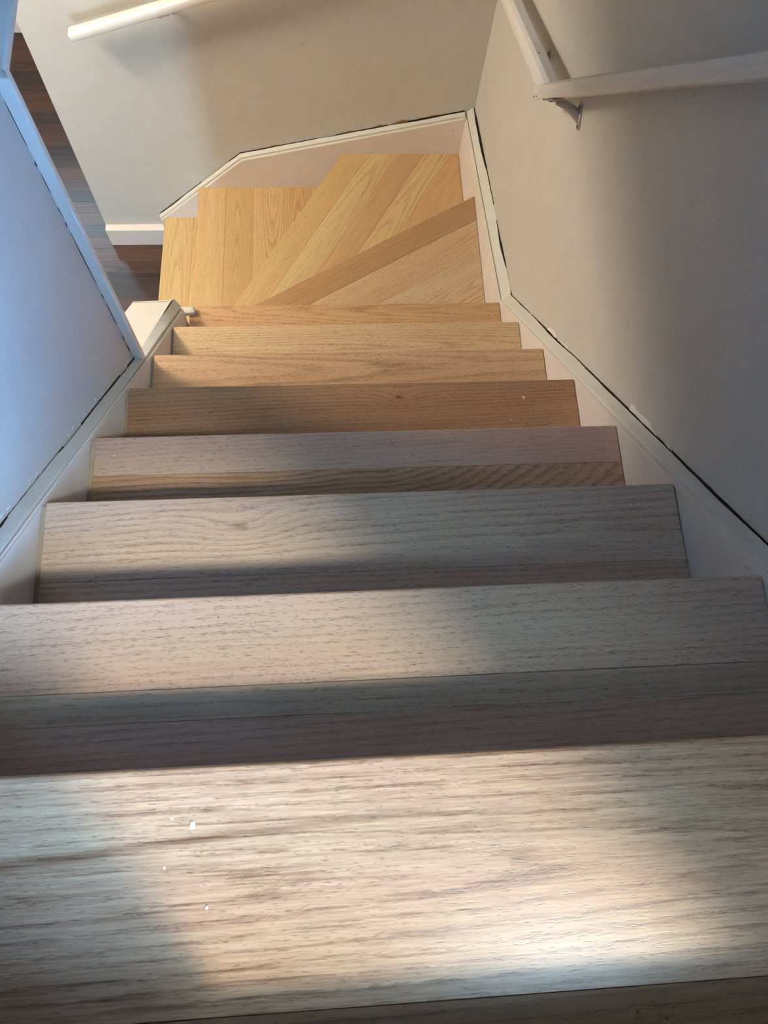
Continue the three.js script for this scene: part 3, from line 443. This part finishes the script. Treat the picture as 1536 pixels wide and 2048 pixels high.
// bracket in the rail's own frame: z along the rail, y up, x towards the wall; origin under the rail
function bracket(parent, s, wallX, drop, under) {
  const B = group('bracket', parent); B.position.set(0, under, s);
  const rot = (g, fn) => { fn(g); return g; };
  const plateSh = new THREE.Shape(); { const h = 0.025, w = 0.0095; plateSh.absarc(0, h - w, w, 0, Math.PI); plateSh.absarc(0, -h + w, w, Math.PI, 2 * Math.PI); }
  const plate = new THREE.ExtrudeGeometry(plateSh, { depth: 0.002, bevelEnabled: true, bevelThickness: 0.0008, bevelSize: 0.0008, bevelSegments: 2, curveSegments: 10 }); plate.rotateY(-Math.PI / 2); plate.translate(wallX - 0.001, -drop, 0);
  mesh('plate', plate, M.metal, B);
  // web-like arm that narrows from the plate to the saddle
  const N = 14, pos = [], idx = [], C = []; for (let i = 0; i <= N; i++) { const t = i / N, x = wallX - 0.003 - (wallX - 0.003) * Math.min(1, t * 1.06), y = -drop - 0.002 + (drop - 0.004) * (t < 0.55 ? Math.pow(t / 0.55, 0.85) * 0.8 : 0.8 + 0.2 * (t - 0.55) / 0.45), hw = 0.0095 - 0.004 * Math.min(1, t * 1.3), th = 0.0085 * (1 - t) + 0.0048; C.push([[x, y + th, -hw * 0.6], [x, y + th, hw * 0.6], [x, y, hw], [x, y - th, hw * 0.6], [x, y - th, -hw * 0.6], [x, y, -hw]]); }
  C.forEach((r) => r.forEach((q) => pos.push(...q))); for (let i = 0; i < N; i++) for (let e = 0; e < 6; e++) { const a = i * 6 + e, b = i * 6 + (e + 1) % 6; idx.push(a, b, a + 6, b, b + 6, a + 6); }
  for (const o of [0, N * 6]) for (let e = 1; e < 5; e++) idx.push(o, o + e, o + e + 1);
  const g = new THREE.BufferGeometry(); g.setAttribute('position', new THREE.Float32BufferAttribute(pos, 3)); g.setIndex(idx); g.computeVertexNormals(); mesh('arm', g, M.metal, B);
  mesh('saddle', rbox(-0.014, 0.013, -0.0052, -0.0005, -0.018, 0.018, 0.0014), M.metal, B);
  for (const [x, y, z, r] of [[wallX - 0.004, -drop + 0.0185, 0, 1], [wallX - 0.004, -drop - 0.0185, 0, 1], [wallX - 0.004, -drop + 0.009, 0.002, 1]]) { const c = new THREE.SphereGeometry(0.0034, 12, 8); c.scale(0.6, 1, 1); c.translate(x, y, z); mesh('screw', c, M.screw, B); }
  for (const z of [-0.011, 0.011]) { const c = new THREE.CylinderGeometry(0.003, 0.003, 0.003, 10); c.translate(-0.009, -0.0055, z); mesh('screw', c, M.screw, B); }
  return B;
}
function railPart(R, origin, dir, side, len, shape, brackets, holes = [], bev = 0.003) {      // a stick of the handrail R with its brackets and nail holes
  const z = dir.clone().normalize(), x = side.clone(), y = V().crossVectors(z, x).normalize(); x.crossVectors(y, z);
  const m = mesh('rail', railGeo(shape, len, bev), M.railPaint, R); m.quaternion.setFromRotationMatrix(new THREE.Matrix4().makeBasis(x, y, z)); m.position.copy(origin).sub(R.position);
  for (const b of brackets) { const B = bracket(R, ...b), p = B.position.clone(); B.position.copy(p.applyQuaternion(m.quaternion)).add(m.position); B.quaternion.copy(m.quaternion); }
  for (const [hx, hy, hz] of holes) { const c = new THREE.SphereGeometry(0.0017, 8, 6); c.translate(hx, hy, hz); mesh('nail_hole', c, M.dark, m); }
}
const XRAIL = 0.908;
{
  // local x points to the wall; for a right-hand frame y = z × x
  const h0 = 0.540, s0 = 0.362, o = V(0.906, h0 * CT + s0 * ST, -h0 * ST + s0 * CT), d = V(0, ST, CT);
  const R = tag(group('handrail'), 'white handrail of two joined lengths on the right wall, with metal brackets', 'handrail'); R.position.copy(o);
  railPart(R, o, d, V(1, 0, 0), 1.97, railShape(0.045, 0.0305, 0.0145, 0.0012), [[0.117, XR - 0.906, 0.034, -0.0153], [1.37, XR - 0.906, 0.034, -0.0153]], [[-0.0224, -0.010, 0.014], [-0.0224, -0.010, 0.040], [-0.006, 0.0151, 0.085], [-0.0185, 0.009, 0.26], [-0.012, 0.0136, 0.20]], 0.007);
  const sl = Math.atan(0.36), z1 = -0.062, y1 = 0.658 + 0.36 * (z1 + 0.16), len = 0.85, d2 = V(0, Math.sin(sl), Math.cos(sl));
  railPart(R, V(XRAIL, y1 - Math.sin(sl) * len, z1 - Math.cos(sl) * len), d2, V(1, 0, 0), len, railShape(0.040, 0.037, 0.018, 0.0015), [[len - 0.268, XR - XRAIL, 0.027, -0.0185]], [[-0.005, 0.018, 0.70]]);
  const sb = Math.atan(0.305), d3 = V(Math.cos(sb), Math.sin(sb), 0), o3 = V(-0.346, 0.158, -0.848);
  const R3 = tag(group('handrail'), 'white flat-topped handrail on the back wall with a squared lower end', 'handrail'); R3.position.copy(o3);
  railPart(R3, o3, d3, V(0, 0, -1), 1.2, railShape(0.036, 0.027, 0.007, 0.003), [[0.305, -0.848 - ZB, 0.03, -0.0135], [1.05, -0.848 - ZB, 0.03, -0.0135]]);
}
// ------------------------------------------------------------ bare plaster and torn paint along the cracks
function ragged(pts, map, d0, thick, sd) {
  const out = []; pts.forEach((p, i) => { const q = pts[(i + 1) % pts.length]; for (let k = 0; k < 4; k++) { const t = k / 4, j = k ? 1 : 0.2; out.push([p[0] + (q[0] - p[0]) * t + (vn(i * 7 + k * 3 + sd, 1.5) - 0.5) * 0.005 * j, p[1] + (q[1] - p[1]) * t + (vn(i * 5 + k * 2 + sd, 8.5) - 0.5) * 0.005 * j]); } });
  return prism(out, d0, d0 + thick, map);
}
const onR = (z, h) => [z, z * RISE / RUN + 0.0193 + Math.max(0, 1 - z) * 0.0125 + (h - 0.0145) * 1.25];
[[[onR(0.277, 0.015), onR(0.283, 0.026), onR(0.318, 0.0275), onR(0.345, 0.0165)], 'big'], [[onR(0.345, 0.0145), onR(0.352, 0.0195), onR(0.376, 0.019), onR(0.381, 0.0145)]], [[onR(0.379, 0.0145), onR(0.383, 0.022), onR(0.396, 0.0225), onR(0.418, 0.0142)]], [[onR(0.682, 0.0145), onR(0.677, 0.031), onR(0.70, 0.0265), onR(0.742, 0.0265), onR(0.773, 0.0142)]], [[onR(0.795, 0.014), onR(0.80, 0.019), onR(0.812, 0.018), onR(0.817, 0.014)]]].forEach(([p], i) => mesh('bare_patch', ragged(p, (a, b, d) => V(XR - d, b, a), 0.0001, 0.0009, i * 13), M.plaster, wallR).userData.label = 'white patch where paint tore off above the skirting');
for (let i = 0; i < 26; i++) { const z = 0.42 + rnd() * 0.8, h = 0.015 + rnd() * 0.006, s = 0.002 + rnd() * 0.004; mesh('paint_tear', ragged([[z - s, rake(z - s, h - 0.001)], [z, rake(z, h + s * 0.7)], [z + s, rake(z + s, h)]], (a, b, d) => V(XL + d, b, a), 0.0001, 0.0008, i * 3), M.plaster, wallL); }
for (let i = 0; i < 10; i++) { const z = 0.85 + rnd() * 0.45, h = 0.016 + rnd() * 0.007, s = 0.002 + rnd() * 0.003; mesh('paint_tear', ragged([[z - s, rake(z - s, h - 0.001)], [z, rake(z, h + s * 0.5)], [z + s, rake(z + s, h)]], (a, b, d) => V(XR - d, b, a), 0.0001, 0.0007, i * 5), M.plaster, wallR); }
{ // torn paper along the back skirting
  const top = (x) => -0.388 + (x - 0.098) * 0.2407 + 0.0125;
  for (const [x0, x1, hh] of [[0.17, 0.27, 0.004], [0.47, 0.54, 0.005], [0.60, 0.64, 0.008], [0.66, 0.74, 0.010], [0.75, 0.86, 0.006]]) mesh('torn_edge', ragged([[x0, top(x0)], [(x0 + x1) / 2, top((x0 + x1) / 2) + hh], [x1, top(x1)]], (a, b, d) => V(a, b, ZB + d), 0.0001, 0.0012, x0 * 99), M.tornPaper, wallB);
}
// ------------------------------------------------------------ unseen box added on the landing to shade the left of the nearest tread
{
  const B = tag(group('shade_box'), 'dark brown box added on the landing to shade the nearest tread', 'box'); B.position.set(0.2, LAND, 1.65);
  const shadeBoxMat = new THREE.MeshStandardMaterial({ color: 0x4a3524, roughness: 0.9 });
  mesh('body', boxUV(rbox(-0.185, 0.185, 0.0005, 0.50, -0.14, 0.14, 0.004)), shadeBoxMat, B);
  for (const [a, b] of [[-0.14, -0.001], [0.001, 0.14]]) mesh('flap', boxUV(rbox(-0.185, 0.185, 0.5005, 0.504, a, b, 0.001)), shadeBoxMat, B);
}
// ------------------------------------------------------------ flakes of paint lying on the treads
{
  const flake = (x, i, z, s, label) => {
    const sh = new THREE.Shape(); const n = 6; for (let k = 0; k < n; k++) { const a = k / n * 6.283, r = s * (0.65 + 0.5 * rnd()), p = [Math.cos(a) * r * 0.75, Math.sin(a) * r]; k ? sh.lineTo(...p) : sh.moveTo(...p); }
    const g = new THREE.ExtrudeGeometry(sh, { depth: 0.0005, bevelEnabled: true, bevelThickness: 0.0002, bevelSize: 0.0002, bevelSegments: 1 }); g.rotateX(-Math.PI / 2);
    const m = mesh('paint_flake', g, M.plaster); m.position.set(x, (i - 1) * RISE + 0.0003, z); tag(m, label, 'paint flake', 'flakes of white paint lying on the treads');
  };
  flake(0.29, 8, 1.293, 0.0032, 'largest white paint flake, lying on the nearest tread left of its middle');
  flake(0.303, 8, 1.355, 0.0018, 'sliver of white paint on the nearest tread, below the largest flake');
  flake(0.268, 8, 1.324, 0.0012, 'tiny white fleck on the nearest tread, just below left of the largest flake');
  flake(0.273, 8, 1.287, 0.0012, 'tiny white fleck on the nearest tread, just above left of the largest flake');
  flake(0.858, 6, 0.921, 0.0022, 'left of two white flecks at the right end of the swirl-grained tread');
  flake(0.869, 6, 0.920, 0.0020, 'right of two white flecks at the right end of the swirl-grained tread');
  flake(0.816, 4, 0.573, 0.0030, 'white paint flake at the right end of the reddish brown tread');
  flake(0.757, 4, 0.579, 0.0014, 'small white fleck left of the flake on the reddish brown tread');
  flake(0.784, 4, 0.623, 0.0016, 'small white fleck at the back of the reddish brown tread');
  flake(0.038, 5, 0.750, 0.0018, 'white fleck at the left end of the two-board tread');
}
renderer.render(scene, camera);
